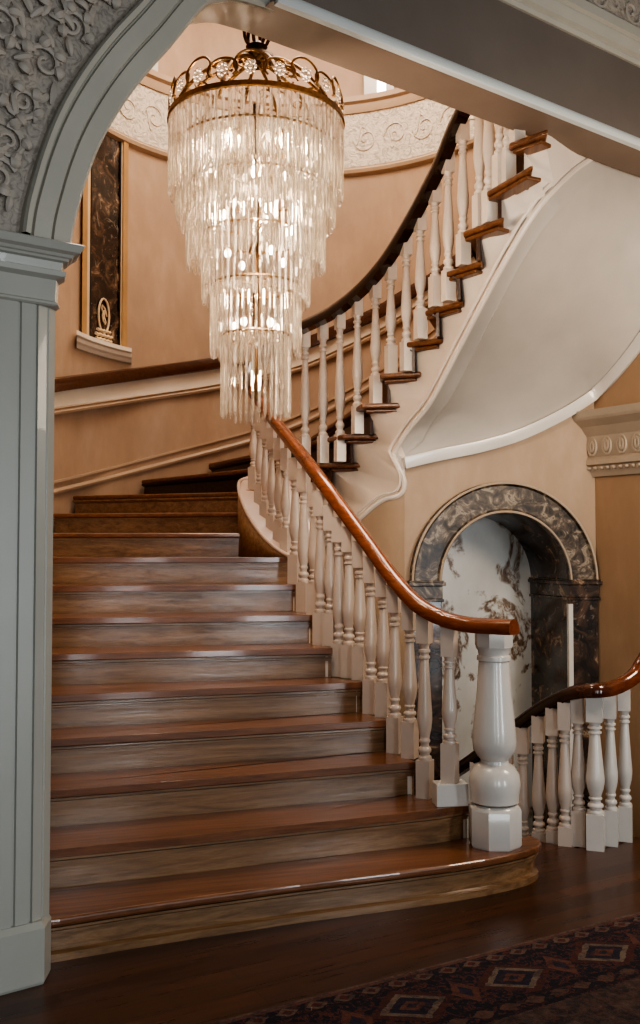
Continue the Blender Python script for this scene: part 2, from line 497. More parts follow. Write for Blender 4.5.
YB = ([282, 296, 318, 340, 360, 375, 386, 396, 402, 405], [7.36, 7.32, 7.23, 7.12, 7.015, 6.945, 6.905, 6.877, 6.866, 6.86])
border_low = [P(x, y, lerp(*YB, x)) for x, y in ((296, 566), (318, 549), (340, 533), (360, 518), (375, 505), (386, 498.5), (396, 496.5), (402, 492))]+[apx(404, 484), apx(402.5, 476), apx(398, 467), apx(394.5, 460)]
border_up = [P(393.5, 454, 6.86), P(400, 442, 6.82), P(410, 427, 6.76), P(430, 402, 6.62), P(455, 355, 6.38), P(480, 307, 6.12), P(505, 261, 5.92), P(530, 219, 5.82), P(555, 188, 5.86), P(588, 160, 6.1), P(640, 134, 6.5)]
def string_part():
    bm = B()
    bl = border_low; bu = border_up
    # pair step positions with positions on the border
    bpar = {12: bl[1], 13: bl[4], 14: bl[8], 15: bu[1], 16: bu[2].lerp(bu[3], .45), 17: bu[3].lerp(bu[4], .35), 18: bu[4], 19: bu[4].lerp(bu[5], .85), 20: bu[5].lerp(bu[6], .8), 21: bu[6].lerp(bu[7], .75), 22: bu[7].lerp(bu[8], .7), 23: bu[9]}
    bpar[11.5] = bl[0]
    seq = {12: bl[1:5], 13: bl[4:9], 14: bl[8:]+bu[0:2], 15: [bpar[15], bu[2], bpar[16]], 16: [bpar[16], bu[3], bpar[17]], 17: [bpar[17], bu[4]], 18: [bu[4], bpar[19]],
           19: [bpar[19], bu[5], bpar[20]], 20: [bpar[20], bu[6], bpar[21]], 21: [bpar[21], bu[7], bpar[22]], 22: [bpar[22], bu[8]]}
    for n in range(12, 23):
        low = seq[n]; a = TL(n, PXR[n], 1.007); b = TL(n, PXR[n+1], 1.007); z = zs(n)-.036
        k = len(low)
        up = [V((a.x+(b.x-a.x)*i/(k-1), a.y+(b.y-a.y)*i/(k-1), z)) for i in range(k)]
        grid(bm, [up, [u.lerp(l, .5) for u, l in zip(up, low)], low])
        if n > 12:
            pb = TL(n-1, PXR[n], 1.007); c = V((pb.x, pb.y, zs(n-1)-.036)); k0 = low[0]; u0 = V((a.x, a.y, z))
            poly(bm, [u0, c, c.lerp(k0, .5), u0.lerp(k0, .5)]); poly(bm, [u0.lerp(k0, .5), c.lerp(k0, .5), k0])
    hub = apx(408, 463)
    fan = bl[7:]+[bu[0], bu[1]]
    for i in range(len(fan)-1): poly(bm, [hub, fan[i], fan[i+1]])
    grid(bm, [[V((I[23].x, I[23].y, zs(22)-.036)), P(565, 105, 5.85), P(600, 75, 6.1), P(640, 55, 6.55)], [bu[8], bu[8].lerp(bu[9], .5), bu[9], bu[10]]])
    c = V((I[23].x, I[23].y, 0)); poly(bm, [V((c.x, c.y, zs(22)-.036)), V((c.x, c.y, zs(23))), P(565, 90, 5.85), P(565, 105, 5.85)])
    # piece going down behind the lower rail
    a = V((I[12].x, I[12].y, zs(12)-.036)); 
    poly(bm, [a, bl[1], bl[0], V((-.3, 7.3, 1.75))])
    o = link('open_string', bm, 'warmwhite', STAIR, smooth=True, angle=70)
    bm = B()
    full = catmull(bl+bu, 5)
    tube(bm, full, .020, 8)
    tube(bm, [p+V((-.028, -.02, .028)) for p in full], .010, 6)
    link('string_moulding', bm, 'warmwhite', STAIR, smooth=True)
    bm = B(); ball(bm, P(388, 500, 6.95), .022, 10)
    link('scroll_boss', bm, 'warmwhite', STAIR, smooth=True)
string_part()

wtop = [apx(405, 461), apx(440, 453), apx(480, 445), apx(520, 433), apx(560, 414), apx(588, 397), wrpx(600, 389), wrpx(618, 370), wrpx(640, 342), wrpx(668, 300), wrpx(690, 260)]
def soffit():
    S = catmull([border_up[0]]+border_up[1:], 6); W = catmull(wtop, 6)
    k = len(S)
    def samp(L_, f):
        x = f*(len(L_)-1); i = min(int(x), len(L_)-2); return L_[i].lerp(L_[i+1], x-i)
    rows = []; band = []; 
    for i in range(k):
        f = i/(k-1); a = S[i]; b = samp(W, f)
        row = []
        for j in range(13):
            u = j/12
            p = a.lerp(b, u); p = p + V((0, .0, .10*sin(pi*u)*min(1, 4*f)))
            row.append(p)
        rows.append(row)
    bm = B(); grid(bm, rows)
    link('soffit', bm, 'soffit', STAIR, smooth=True)
    # raised border along the string
    bm = B(); r2 = []
    for i in range(k):
        f = i/(k-1)
        a = rows[i][0]; L1 = (rows[i][12]-a).length
        u = min(.5, .17/max(L1, .05))
        q = a.lerp(rows[i][12], u) + V((0, 0, .10*sin(pi*u)*min(1, 4*f)))
        n = V((-.1, -.25, -.9)).normalized()
        r2.append([a+n*.002, a+n*.012, q.lerp(a, .16)+n*.012, q.lerp(a, .08)+n*.022, q+n*.016, q+n*.002])
    grid(bm, r2, True); link('soffit_border', bm, 'soffit', STAIR, smooth=True, angle=60)
    bm = B(); sweep(bm, [p+V((-.01, -.03, -.012)) for p in W], [(-.035, -.03), (.02, -.045), (.03, .0), (.03, .035), (-.035, .03)])
    link('soffit_rim', bm, 'white', STAIR, smooth=True)
soffit()

# arched niche opening in the wall
ASP = 1.6 + (550-582)*.0069           # springing height
pL = s_of(apx(440, 580)); pR = s_of(apx(567, 580)); sc = (pL+pR)/2; ri = (pR-pL)/2; ro = ri + (s_of(apx(595.5, 580))-pR)
def arch_wall():
    xs = [i for i in range(405, 597, 7)]+[597]
    ss = sorted(set([round(s_of(apx(x, 550)), 4) for x in xs]+[round(sc-ri+.0001, 4), round(sc+ri-.0001, 4), round(sc-ri-.002, 4), round(sc+ri+.002, 4)]+[round(sc-ri*cos(pi*k/24), 4) for k in range(1, 24)]))
    tops = [(s_of(p), p.z) for p in wtop[:7]]
    tops.sort()
    tx = [a for a, b in tops]; tz = [b for a, b in tops]
    bm = B(); low = []; hi = []
    for s in ss:
        z1 = lerp(tx, tz, s)
        d = abs(s-sc)
        z0 = ASP + sqrt(max(0, ri*ri-d*d)) if d < ri else -1.3
        low.append(aw(s, z0)); hi.append(aw(s, z1+.01))
    l2 = []; h2 = []
    for x in (282, 288, 296, 307, 318, 329, 340, 350, 360, 368, 375, 381, 386, 391, 396, 399, 402, 404):
        Y = lerp(*YB, x); y = lerp([282, 296, 318, 340, 360, 375, 386, 396, 402, 404], [577, 566, 549, 533, 518, 505, 498.5, 496.5, 492, 470], x)
        q = P(x, y, Y); l2.append(V((q.x, q.y, -1.3))); h2.append(q+V((0, 0, .01)))
    grid(bm, [l2+low, h2+hi])
    return struct(link('wall_back', bm, 'wall_arch', smooth=True, angle=70))
arch_wall()

def niche():
    t = thing('arched_niche', 'round-headed niche framed in dark brown marble with white veined marble back', 'niche', (aw(sc, 0).x, aw(sc, 0).y, -1.3))
    N = V((AD.y, -AD.x, 0)); D3 = V((AD.x, AD.y, 0)); dep = .60
    def pt(ang, r, o): 
        q = aw(sc+r*cos(ang), ASP+r*sin(ang)); return q + N*o
    # archivolt (front ring)
    K = 40
    bm = B()
    prof = [(ro, 0), (ro, .035), (ro-.018, .045), (ro-.03, .03), (ri+.032, .03), (ri+.02, .046), (ri, .04), (ri, 0)]
    grid(bm, [[pt(pi*k/K, r, o) for r, o in prof] for k in range(K+1)], True)
    ao = link('archivolt', bm, 'gmarble', t, smooth=True, angle=30)
    for r in (ro-.010, ri+.012):
        bm = B(); tube(bm, [pt(pi*k/K, r, .045) for k in range(K+1)], .009, 6)
        link('archivolt_bead', bm, 'capital', ao, smooth=True)
    # intrados vault
    bm = B(); grid(bm, [[pt(pi*k/K, ri, .0) for k in range(K+1)], [pt(pi*k/K, ri, -dep) for k in range(K+1)]])
    link('vault', bm, 'dmarble', t, smooth=True)
    # impost blocks and jambs
    for sg in (-1, 1):
        c0 = sc+sg*ri; c1 = sc+sg*ro
        # front leg
        bm = B()
        a = aw(c0, -1.3); b = aw(c1, -1.3)
        prism(bm, [a+N*.035, b+N*.035, b-N*.02, a-N*.02], (0, 0, ASP-.13+1.3))
        lg = link('jamb', bm, 'dmarble', t, bevel=.006)
        # reveal
        bm = B(); e = .012*sg
        prism(bm, [aw(c0, -1.3), aw(c0, -1.3)-N*dep, aw(c0+e, -1.3)-N*dep, aw(c0+e, -1.3)], (0, 0, ASP+1.3))
        link('reveal', bm, 'dmarble', t)
        bm = B()
        for z0, z1, g in ((-.135, -.115, .012), (-.115, -.025, .004), (-.025, .0, .022), (.0, .012, .014)):
            a = aw(c0-sg*g, ASP+z0); b = aw(c1+sg*g, ASP+z0)
            prism(bm, [a+N*(.04+g), b+N*(.04+g), b-N*.01, aw(c0, ASP+z0)-N*.01, aw(c0, ASP+z0)-N*dep*.97, aw(c0-sg*(g+.012), ASP+z0)-N*dep*.97], (0, 0, z1-z0))
        link('impost', bm, 'gmarble' if sg < 0 else 'dmarble', t, bevel=.004)
    # pale slip between reveal and right leg
    bm = B(); a = aw(sc+ri+.004, -1.3)+N*.045
    prism(bm, [a-D3*.016, a+D3*.018, a+D3*.018-N*.03, a-D3*.016-N*.03], (0, 0, ASP-.16+1.3))
    o = link('corner_slip', bm, 'white', t); o['label'] = 'narrow white strip at the corner'
    # back panel
    bm = B()
    outl = [pt(pi*k/K, ri+.004, -dep) for k in range(K+1)]
    poly(bm, outl+[aw(sc-ri-.004, -1.3)-N*dep, aw(sc+ri+.004, -1.3)-N*dep])
    o = link('back_panel', bm, 'wmarble', t); o['label'] = 'white marble with brown veins'
niche()

# ------------------------------------------------------------------ right wall, pilaster capital
def right_wall():
    bm = B()
    a = V((WR0.x, WR0.y)); b = a+WRD*2.2
    poly(bm, [(a.x, a.y, -1.3), (b.x, b.y, -1.3), (b.x, b.y, 5.2), (a.x, a.y, 5.2)])
    struct(link('wall_right', bm, 'wall_right', solid=.02))
    N = V((-WRD.y, WRD.x, 0)); N = N if N.x < 0 else -N
    D3 = V((WRD.x, WRD.y, 0))
    z0 = wrpx(597, 477).z; z1 = wrpx(597, 413).z; H = z1-z0
    t = thing('pilaster_capital', 'carved tan pilaster capital with oval bosses and dentils on the right wall', 'capital', (a.x, a.y, z0))
    def prof(dz): return dz
    lay = [(0, .03), (.06*H, .04), (.10*H, .05), (.16*H, .05), (.18*H, .075), (.26*H, .075), (.30*H, .05), (.62*H, .07), (.76*H, .11), (.86*H, .16), (.90*H, .17), (1.0*H, .18)]
    base = V((a.x, a.y, z0))
    def ring(z, o):
        p = base + V((0, 0, z))
        return [p - D3*o*.75 - N*.0, p - D3*o*.75 + N*o, p + D3*2.15 + N*o, p + D3*2.15]
    bm = B(); grid(bm, [ring(z, o) for z, o in lay], True)
    R = ring(lay[-1][0], lay[-1][1]); poly(bm, R); poly(bm, ring(*lay[0]))
    link('capital_block', bm, 'capital', t)
    for k in range(16):
        bm = B(); c = base + D3*(.02+.13*k)+N*.062+V((0, 0, .46*H))
        tube(bm, [c + D3*.036*cos(q)+V((0, 0, .062*sin(q))) for q in [2*pi*i/16 for i in range(16)]], .010, 6, True)
        tube(bm, [c + D3*.014*cos(q)+V((0, 0, .034*sin(q))) for q in [2*pi*i/12 for i in range(12)]], .012, 6, True)
        link('oval_boss', bm, 'capital', t, smooth=True)
    for k in range(38):
        bm = B(); c = base + D3*(-.015+.055*k)+N*.055+V((0, 0, .125*H)); ball(bm, c, .018, 8, .8)
        link('dentil', bm, 'capital', t, smooth=True)
right_wall()

# ------------------------------------------------------------------ round outer wall, frieze, rail
def outer_wall():
    angs = [pi - i*pi*1.0/48 for i in range(49)]
    pl = [V((XW, 3.95)), V((XW, 5.2)), V((XW, 6.5))]+[V((CX+CR*cos(a), CY+CR*sin(a))) for a in angs]+[V((CX+CR, 7.2))]
    bm = B(); grid(bm, [[(p.x, p.y, -1.3) for p in pl], [(p.x, p.y, 7.7) for p in pl]])
    struct(link('wall_left', bm, 'wall', smooth=True))
    A = [radians(212-i*4) for i in range(58)]
    zb = cyl(340, 176, CR-.05).z; zt = cyl(340, 111, CR-.08).z
    def band(name, prof, mat):
        bm = B(); rows = []
        for a in A: rows.append([circ(a, CR-o, z) for o, z in prof])
        grid(bm, rows, True); return struct(link(name, bm, mat, smooth=True, angle=30))
    H = zt-zb
    band('trim_1', [(.0, zb), (.045, zb+.02), (.055, zb+.05), (.03, zb+.075), (.03, zb+.085), (0, zb+.085)], 'trim')
    band('trim_2', [(.0, zb+.08), (.03, zb+.08), (.03, zt-.02), (.0, zt-.02)], 'frieze')
    band('trim_3', [(.0, zt-.03), (.045, zt-.02), (.06, zt+.03), (.06, zt+.06), (.09, zt+.08), (.09, zt+.13), (.0, zt+.14)], 'trim')
    # scroll ornament on the frieze
    bm = B()
    for k in range(26):
        a0 = radians(200-k*9.2); zc = zb+.08+(H-.1)*.5; sg = 1 if k % 2 else -1
        pts = []
        for i in range(18):
            q = i/17*2.6*pi; r = .02+.11*(1-i/17)
            pts.append(circ(a0+r*cos(q)*1.0/CR*1.0, CR-.034, zc+sg*r*sin(q)))
        tube(bm, pts, [.008-.004*i/17 for i in range(18)], 5)
        pts = [circ(a0+(.02+.12*i/8)/CR, CR-.034, zc-sg*(.11-.18*i/8+.05*sin(i))) for i in range(9)]
        tube(bm, pts, .006, 5)
    struct(link('trim_4', bm, paint('frieze_scroll_paint', (.60, .52, .42), .5), smooth=True))
    return zb, zt
ZB, ZT = outer_wall()

def wall_rail():
    t = thing('wall_handrail', 'dark wooden handrail on the curved back wall above a cream band and tan moulding', 'handrail', (XW+.1, 7.8, 2.4))
    def path(pts, rad): return catmull([cyl(x, y, rad) for x, y in pts], 5)
    rail = [(40, 388.5), (57, 385), (140, 374), (222, 362), (300, 345), (345, 327), (362, 320), (384, 309), (401, 298), (430, 281), (455, 263), (476, 246)]
    bm = B(); sweep(bm, path(rail, CR-.04), [(-.04, -.04), (-.03, -.055), (.035, -.05), (.045, 0), (.035, .05), (0, .06), (-.04, .05)])
    link('rail', bm, 'wallrail', t, smooth=True)
    # cream band and lower moulding
    top = path(rail, CR-.015); 
    lowm = [(40, 414), (57, 410.5), (140, 398.5), (222, 386), (300, 368), (345, 349), (362, 341), (384, 330), (401, 319), (430, 301), (455, 283), (476, 266)]
    lo = path(lowm, CR-.015)
    bm = B(); grid(bm, [top, lo]); link('cream_band', bm, 'creamband', t, smooth=True)
    bm = B(); sweep(bm, path(lowm, CR-.02), [(-.02, -.03), (.02, -.03), (.03, -.01), (.02, .005), (.035, .02), (-.02, .03)])
    link('band_moulding', bm, 'trim', t, smooth=True)
    return t
wall_rail()

def skirt():
    main = [(40, 497), (55, 491.5), (100, 480.5), (140, 470), (190, 457), (250, 441), (300, 424), (340, 404), (380, 380), (420, 350), (450, 325)]
    bm = B(); p = catmull([cyl(x, y, CR-.012) for x, y in main], 5)
    sweep(bm, p, [(-.012, -.02), (.012, -.02), (.02, 0), (.012, .02), (-.012, .02)])
    p2 = catmull([cyl(x, y-9.5, CR-.008) for x, y in main], 5)
    sweep(bm, p2, [(-.008, -.01), (.01, -.01), (.01, .01), (-.008, .01)])
    struct(link('baseboard_back', bm, 'trim', smooth=True))
skirt()

def wall_panel():
    r = CR
    t = thing('marble_wall_panel', 'tall narrow dark marble panel in gilt frame on the left wall, with tan sill', 'wall panel', cyl(103, 355, r))
    xs = [84+i*(126-84)/6 for i in range(7)]
    zl = cyl(103, 346, r).z; zt = ZB+.02
    def wp(x, z, o): 
        q = cyl(x, 300, r-o); return V((q.x, q.y, z))
    bm = B(); x2 = [89+i*(121-89)/6 for i in range(7)]
    grid(bm, [[wp(x, zl, .008) for x in x2], [wp(x, zt, .008) for x in x2]])
    link('panel', bm, 'dmarble', t)
    for a, b, mt in ((82, 87, 'gold'), (87, 89.5, 'goldlight'), (89.5, 91, 'black'), (119, 120.5, 'black'), (120.5, 122.5, 'goldlight'), (122.5, 127.5, 'gold')):
        bm = B(); o = .035 if mt == 'gold' else .02
        q = [wp(a, zl, 0), wp(b, zl, 0), wp(b, zl, o), wp(a, zl, o)]
        prism(bm, q, (0, 0, zt-zl)); link('frame_strip', bm, mt, t)
    # sill
    bm = B()
    rows = []
    for x in [77+i*(132-77)/8 for i in range(9)]:
        rows.append([wp(x, zl+dz, o) for o, dz in ((0, -.10), (.03, -.10), (.05, -.075), (.07, -.06), (.075, -.03), (.10, -.02), (.10, .015), (0, .02))])
    R = grid(bm, rows, True); bm.faces.new(R[0]); bm.faces.new(R[-1])
    link('sill', bm, 'creamband', t)
    # little basket ornament
    bm = B(); c = [wp(x, 0, .022) for x in (95, 104, 112)]
    mid = c[1]; dx = (c[2]-c[0]).normalized(); w = (c[2]-c[0]).length*.5
    b0 = V((mid.x, mid.y, zl+.03))
    tube(bm, [b0+dx*w*.62*cos(q)+V((0, 0, .23+.15*sin(q))) for q in [2*pi*i/20 for i in range(20)]], .010, 6, True)
    tube(bm, [b0+dx*w*.35*cos(q*1.5)*(1-i/16)+V((0, 0, .23+.10*sin(q)*(1-i/20))) for i, q in enumerate([2*pi*i/8 for i in range(16)])], .008, 5)
    for z, k in ((.10, .75), (.06, .95), (.02, .9), (-.0, .7)):
        tube(bm, [b0+dx*w*k*(i/4-1)+V((0, 0, z-.008*(i%2))) for i in range(9)], .016, 5)
    o = link('basket_ornament', bm, 'goldlight', t, smooth=True); o['label'] = 'small gilt basket ornament'
wall_panel()

# upper window above frieze
def upper_window():
    r = CR-.02; z0 = ZT+.13; z1 = 7.1
    def wp(px, z, o): 
        q = cyl(px, 90, r-o); return V((q.x, q.y, z))
    for name, (a, b, c, d) in (('window_1', (364, 377, 386, 394)), ('window_2', (112, 132, 140, 158))):
        bm = B(); grid(bm, [[wp(b, z0, .02), wp(c, z0, .02)], [wp(b, z1, .02), wp(c, z1, .02)]])
        w = struct(link(name, bm, 'pane' if name == 'window_1' else 'white'))
        for x0, x1 in ((a, b), (c, d)):
            bm = B(); prism(bm, [wp(x0, z0, 0), wp(x1, z0, 0), wp(x1, z0, .07), wp(x0, z0, .07)], (0, 0, z1-z0))
            link('window_frame', bm, 'white', w)
upper_window()

# ------------------------------------------------------------------ balustrades
def baluster(name, base, ztop, parent, w=.068, seg=12, ang=0.0, mat='white', hb=.19, ht=.15):
    H = ztop-base.z; hb = min(hb, H*.26)
    ht_ = max(.06, ht)
    bm = B(); c = base
    box(bm, c+V((0, 0, hb/2)), w, w, hb, ang)
    box(bm, c+V((0, 0, H-ht_/2)), w*.92, w*.92, ht_, ang)
    r = w/2; T = H-hb-ht_
    pr = [(.95, 0), (1.0, .012), (.95, .03), (.70, .04), (.70, .055), (.92, .07), (.95, .085), (.85, .105), (.62, .115), (.60, .14), (.78, .155), (.78, .17), (.66, .18),
          (.72, .205), (.95, .27), (1.08, .34), (1.08, .39), (1.0, .46), (.86, .60), (.72, .74), (.62, .84), (.60, .865), (.80, .872), (.80, .89), (.62, .897), (.62, .915), (.84, .925), (.84, .945), (.64, .955), (.68, .975), (.85, 1.0)]
    lathe(bm, [(r*a, hb+T*b) for a, b in pr], c, seg)
    return link(name, bm, mat, parent, smooth=True, origin=base, angle=45)

RAILP = [(.037, -.018), (.030, -.032), (-.030, -.032), (-.037, -.018), (-.034, .008), (-.022, .026), (0, .033), (.022, .026), (.034, .008)]
lower_pts = [P(514, 627, 4.68), P(500, 626.5, 4.74), P(474, 625, 4.88), P(455, 621.5, 4.97), P(441, 617, 5.03), P(417.5, 603, 5.18), P(394, 578, 5.40), P(370.6, 546, 5.62), P(347, 514, 5.84), P(324, 483, 6.04), P(299, 450, 6.46), P(274.5, 419.5, 6.95),
             P(263, 404, 7.2), P(253, 390, 7.38), P(249, 376, 7.54), P(253, 362, 7.64), P(266, 348, 7.65), P(284, 336, 7.55), P(302.5, 326.6, 7.40), P(330.6, 312.5, 7.24), P(358.8, 290.6, 7.04), P(383.8, 262.5, 6.83), P(405.6, 228, 6.66), P(424.4, 193.7, 6.49), P(440, 162.5, 6.34), P(452.5, 131, 6.20), P(462, 111, 6.10), P(472, 90, 6.04), P(488, 60, 5.9), P(510, 25, 5.8)]
def balustrade():
    t = thing('stair_balustrade', 'white turned balustrade with polished mahogany handrail from stout newel up round the stairs', 'balustrade', (.84, 4.75, zs(1)))
    path = catmull(lower_pts, 6)
    path = [O0+(p-O0)*(1-(.006 if i < 24 else .0085)) for i, p in enumerate(path)]
    nb = 11*6+12
    def rprof(s): return [(a*s, b*s) for a, b in RAILP]
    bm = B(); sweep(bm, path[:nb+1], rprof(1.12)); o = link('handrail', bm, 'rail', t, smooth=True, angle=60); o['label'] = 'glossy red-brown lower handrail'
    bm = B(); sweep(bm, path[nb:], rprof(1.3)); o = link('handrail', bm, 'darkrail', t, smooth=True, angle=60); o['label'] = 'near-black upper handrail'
    # path lookup by px
    def px_of(p):
        q = p-O0; dc = q.y*ct+q.z*st; return 320+FPX*q.x/dc
    lo = [(px_of(p), p) for p in path[:12*6]]; up = [(px_of(p), p) for p in path[18*6-2:]]
    def at(tab, px):
        best = min(range(len(tab)), key=lambda i: abs(tab[i][0]-px)); 
        j = min(len(tab)-2, max(0, best-1))
        a, b = tab[best], tab[min(len(tab)-1, best+1)]
        if abs(b[0]-a[0]) < 1e-6: return a[1]
        return a[1].lerp(b[1], max(-1, min(1, (px-a[0])/(b[0]-a[0]))))
    LP = [295, 320, 349, 371, 395, 425, 450]; LY = [6.52, 6.02, 5.83, 5.62, 5.40, 5.13, 4.99]
    ang = radians(-28)
    # newel post
    b0 = Pxy(495, 4.905, zs(1)); ztop = at(lo, 496).z-.03
    H = ztop-b0.z
    bm = B()
    lathe(bm, [(.108, 0), (.116, .012), (.116, .175), (.110, .19), (.098, .2)], b0, 8, True, radians(22.5))
    lathe(bm, [(.085, .2), (.105, .213), (.105, .235), (.108, .26), (.112, .30), (.106, .345), (.085, .38), (.062, .395), (.060, .41), (.072, .425), (.092, .46), (.096, .50), (.092, .56), (.083, .66), (.074, .76), (.068, .86), (.066, .885), (.074, .892), (.074, .91), (.066, .918), (.070, .94), (.080, .955)], b0, 20)
    lathe(bm, [(.078, .952), (.084, .965), (.084, H)], b0, 8, True, radians(22.5))
    for v_ in bm.verts: v_.co.x = b0.x+(v_.co.x-b0.x)*1.12; v_.co.y = b0.y+(v_.co.y-b0.y)*1.12
    o = link('newel_post', bm, 'white', t, smooth=True, origin=b0, angle=35); o['label'] = 'thick turned white newel post'
    steps = {295: 8, 303.5: 7, 314: 7, 320.5: 6, 330.6: 6, 339: 5, 349: 5, 360: 5, 371: 4, 383.5: 4, 395: 3, 410: 3, 425: 2, 450: 2}
    for px, n in steps.items():
        Y = lerp(LP, LY, px); z = zs(n)
        base = Pxy(px, Y, z); top = at(lo, px).z-(.03 if px > 380 else .055 if px > 345 else .08)
        if px == 450:
            bm = B(); box(bm, base+V((0, 0, .055)), .16, .10, .11, radians(8)); link('plinth', bm, 'white', t, bevel=.004)
            base = base+V((0, 0, .11))
        baluster('baluster', base, top, t, .072, 14, ang, 'balu')
    cb = [(285.6, 556, 6.82), (278.5, 549, 6.90), (271.5, 543, 6.99), (265, 530, 7.08), (259.5, 510, 7.18), (253.4, 490, 7.32)]
    for i, (x, y, Y) in enumerate(cb):
        base = P(x, y, Y)
        pt_ = at(lo, x) if x > 274.5 else at([(px_of(p), p) for p in path[11*6:14*6+2]], x)
        o = baluster('baluster', base, pt_.z-.085, t, .060, 12, ang, 'balu')
        bm = B(); w = .036
        prism(bm, [base+V(q) for q in ((-.05, -.035, -.10), (.04, -.035, -.10), (.04, .03, -.10), (-.05, .03, -.10))], (0, 0, .10))
        k = link('plinth', bm, paint('curb_plinth_paint', (.33, .17, .11), .35), t)
    UP = {305: 13, 323: 13, 340: 13, 357.5: 14, 375.7: 15, 391: 16, 406.6: 16, 420.6: 17, 435.5: 18, 448.7: 18, 463.4: 19, 480: 20, 489.5: 20, 500: 21, 508: 21, 517: 22}
    for px, n in UP.items():
        Y = lerp([305, 323, 340, 350, 370, 388, 412, 436, 457, 477, 498, 524], [7.42, 7.31, 7.19, 7.12, 6.98, 6.83, 6.64, 6.42, 6.18, 5.96, 5.78, 5.65], px)
        base = Pxy(px, Y, zs(n))
        if px <= 463.4: q1 = at(up, px-4); q2 = at(up, px+4); top = at(up, px).z-.01-.035*abs(q2.z-q1.z)/max(.01, (q2-q1).to_2d().length)
        else: top = zs(n)+.98+ .05*(px-480)/20
        baluster('baluster', base, top, t, .070, 12, radians(20), 'warmwhite', .20, .13)
balustrade()

# wall-side lower balustrade guarding the stair going down
def lower_balustrade():
    cz = Pz(597, 852, 0)
    t = thing('landing_balustrade', 'short white balustrade with dark mahogany rail at right, sloping down behind the newel post', 'balustrade', (cz.x, cz.y, 0))
    pts = [P(668, 640, 5.62), P(650, 652, 5.55), P(641, 664, 5.50), P(634, 675, 5.47), P(622, 683, 5.43), P(610, 688, 5.38), P(597, 690, 5.33), P(584, 691, 5.38), P(570, 694, 5.46), P(552, 702, 5.58), P(535, 712, 5.70), P(515, 727, 5.84), P(490, 746, 6.0), P(470, 761, 6.12), P(454, 772, 6.22), P(420, 796, 6.42)]
    path = catmull(pts, 6)
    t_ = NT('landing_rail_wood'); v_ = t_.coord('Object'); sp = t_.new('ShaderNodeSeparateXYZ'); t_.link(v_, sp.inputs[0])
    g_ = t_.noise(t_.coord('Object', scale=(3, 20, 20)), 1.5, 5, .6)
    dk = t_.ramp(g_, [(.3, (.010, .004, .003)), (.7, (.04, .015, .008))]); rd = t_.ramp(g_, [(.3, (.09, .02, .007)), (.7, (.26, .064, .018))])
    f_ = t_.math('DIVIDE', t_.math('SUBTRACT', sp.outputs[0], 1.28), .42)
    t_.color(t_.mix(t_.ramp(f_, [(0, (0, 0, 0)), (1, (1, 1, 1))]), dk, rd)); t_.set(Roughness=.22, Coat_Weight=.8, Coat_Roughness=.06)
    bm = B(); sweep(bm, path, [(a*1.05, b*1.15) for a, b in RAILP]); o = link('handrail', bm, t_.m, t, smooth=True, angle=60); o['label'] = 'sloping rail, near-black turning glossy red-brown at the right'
    def px_of(p):
        q = p-O0; dc = q.y*ct+q.z*st; return 320+FPX*q.x/dc
    tab = [(px_of(p), p) for p in path]
    def at(px):
        b = min(tab, key=lambda q: abs(q[0]-px)); return b[1]
    for px, w, drop in ((627, .072, 0), (612.5, .072, 0), (597, .092, 0), (579, .075, .0), (565, .073, -.09), (551, .073, -.13), (537.5, .073, -.17), (523.5, .073, -.22), (507, .073, -.28), (491, .073, -.34), (475, .073, -.40)):
        p = at(px); base = V((p.x, p.y, drop if drop == 0 else drop)); 
        if px == 597: base = Pz(597, 850, 0)+V((0, .02, 0))
        if px == 612.5: base = Pz(612.5, 846, 0)+V((0, .02, 0))
        if px == 627: base = Pz(627, 841.5, 0)+V((0, .02, 0))
        if px == 579: base = Pz(579, 845, 0)
        baluster('baluster', base, p.z-.03, t, w, 14, radians(-20), 'balu' if px < 590 else 'white')  # left-hand balusters take the shade-toned paint
lower_balustrade()

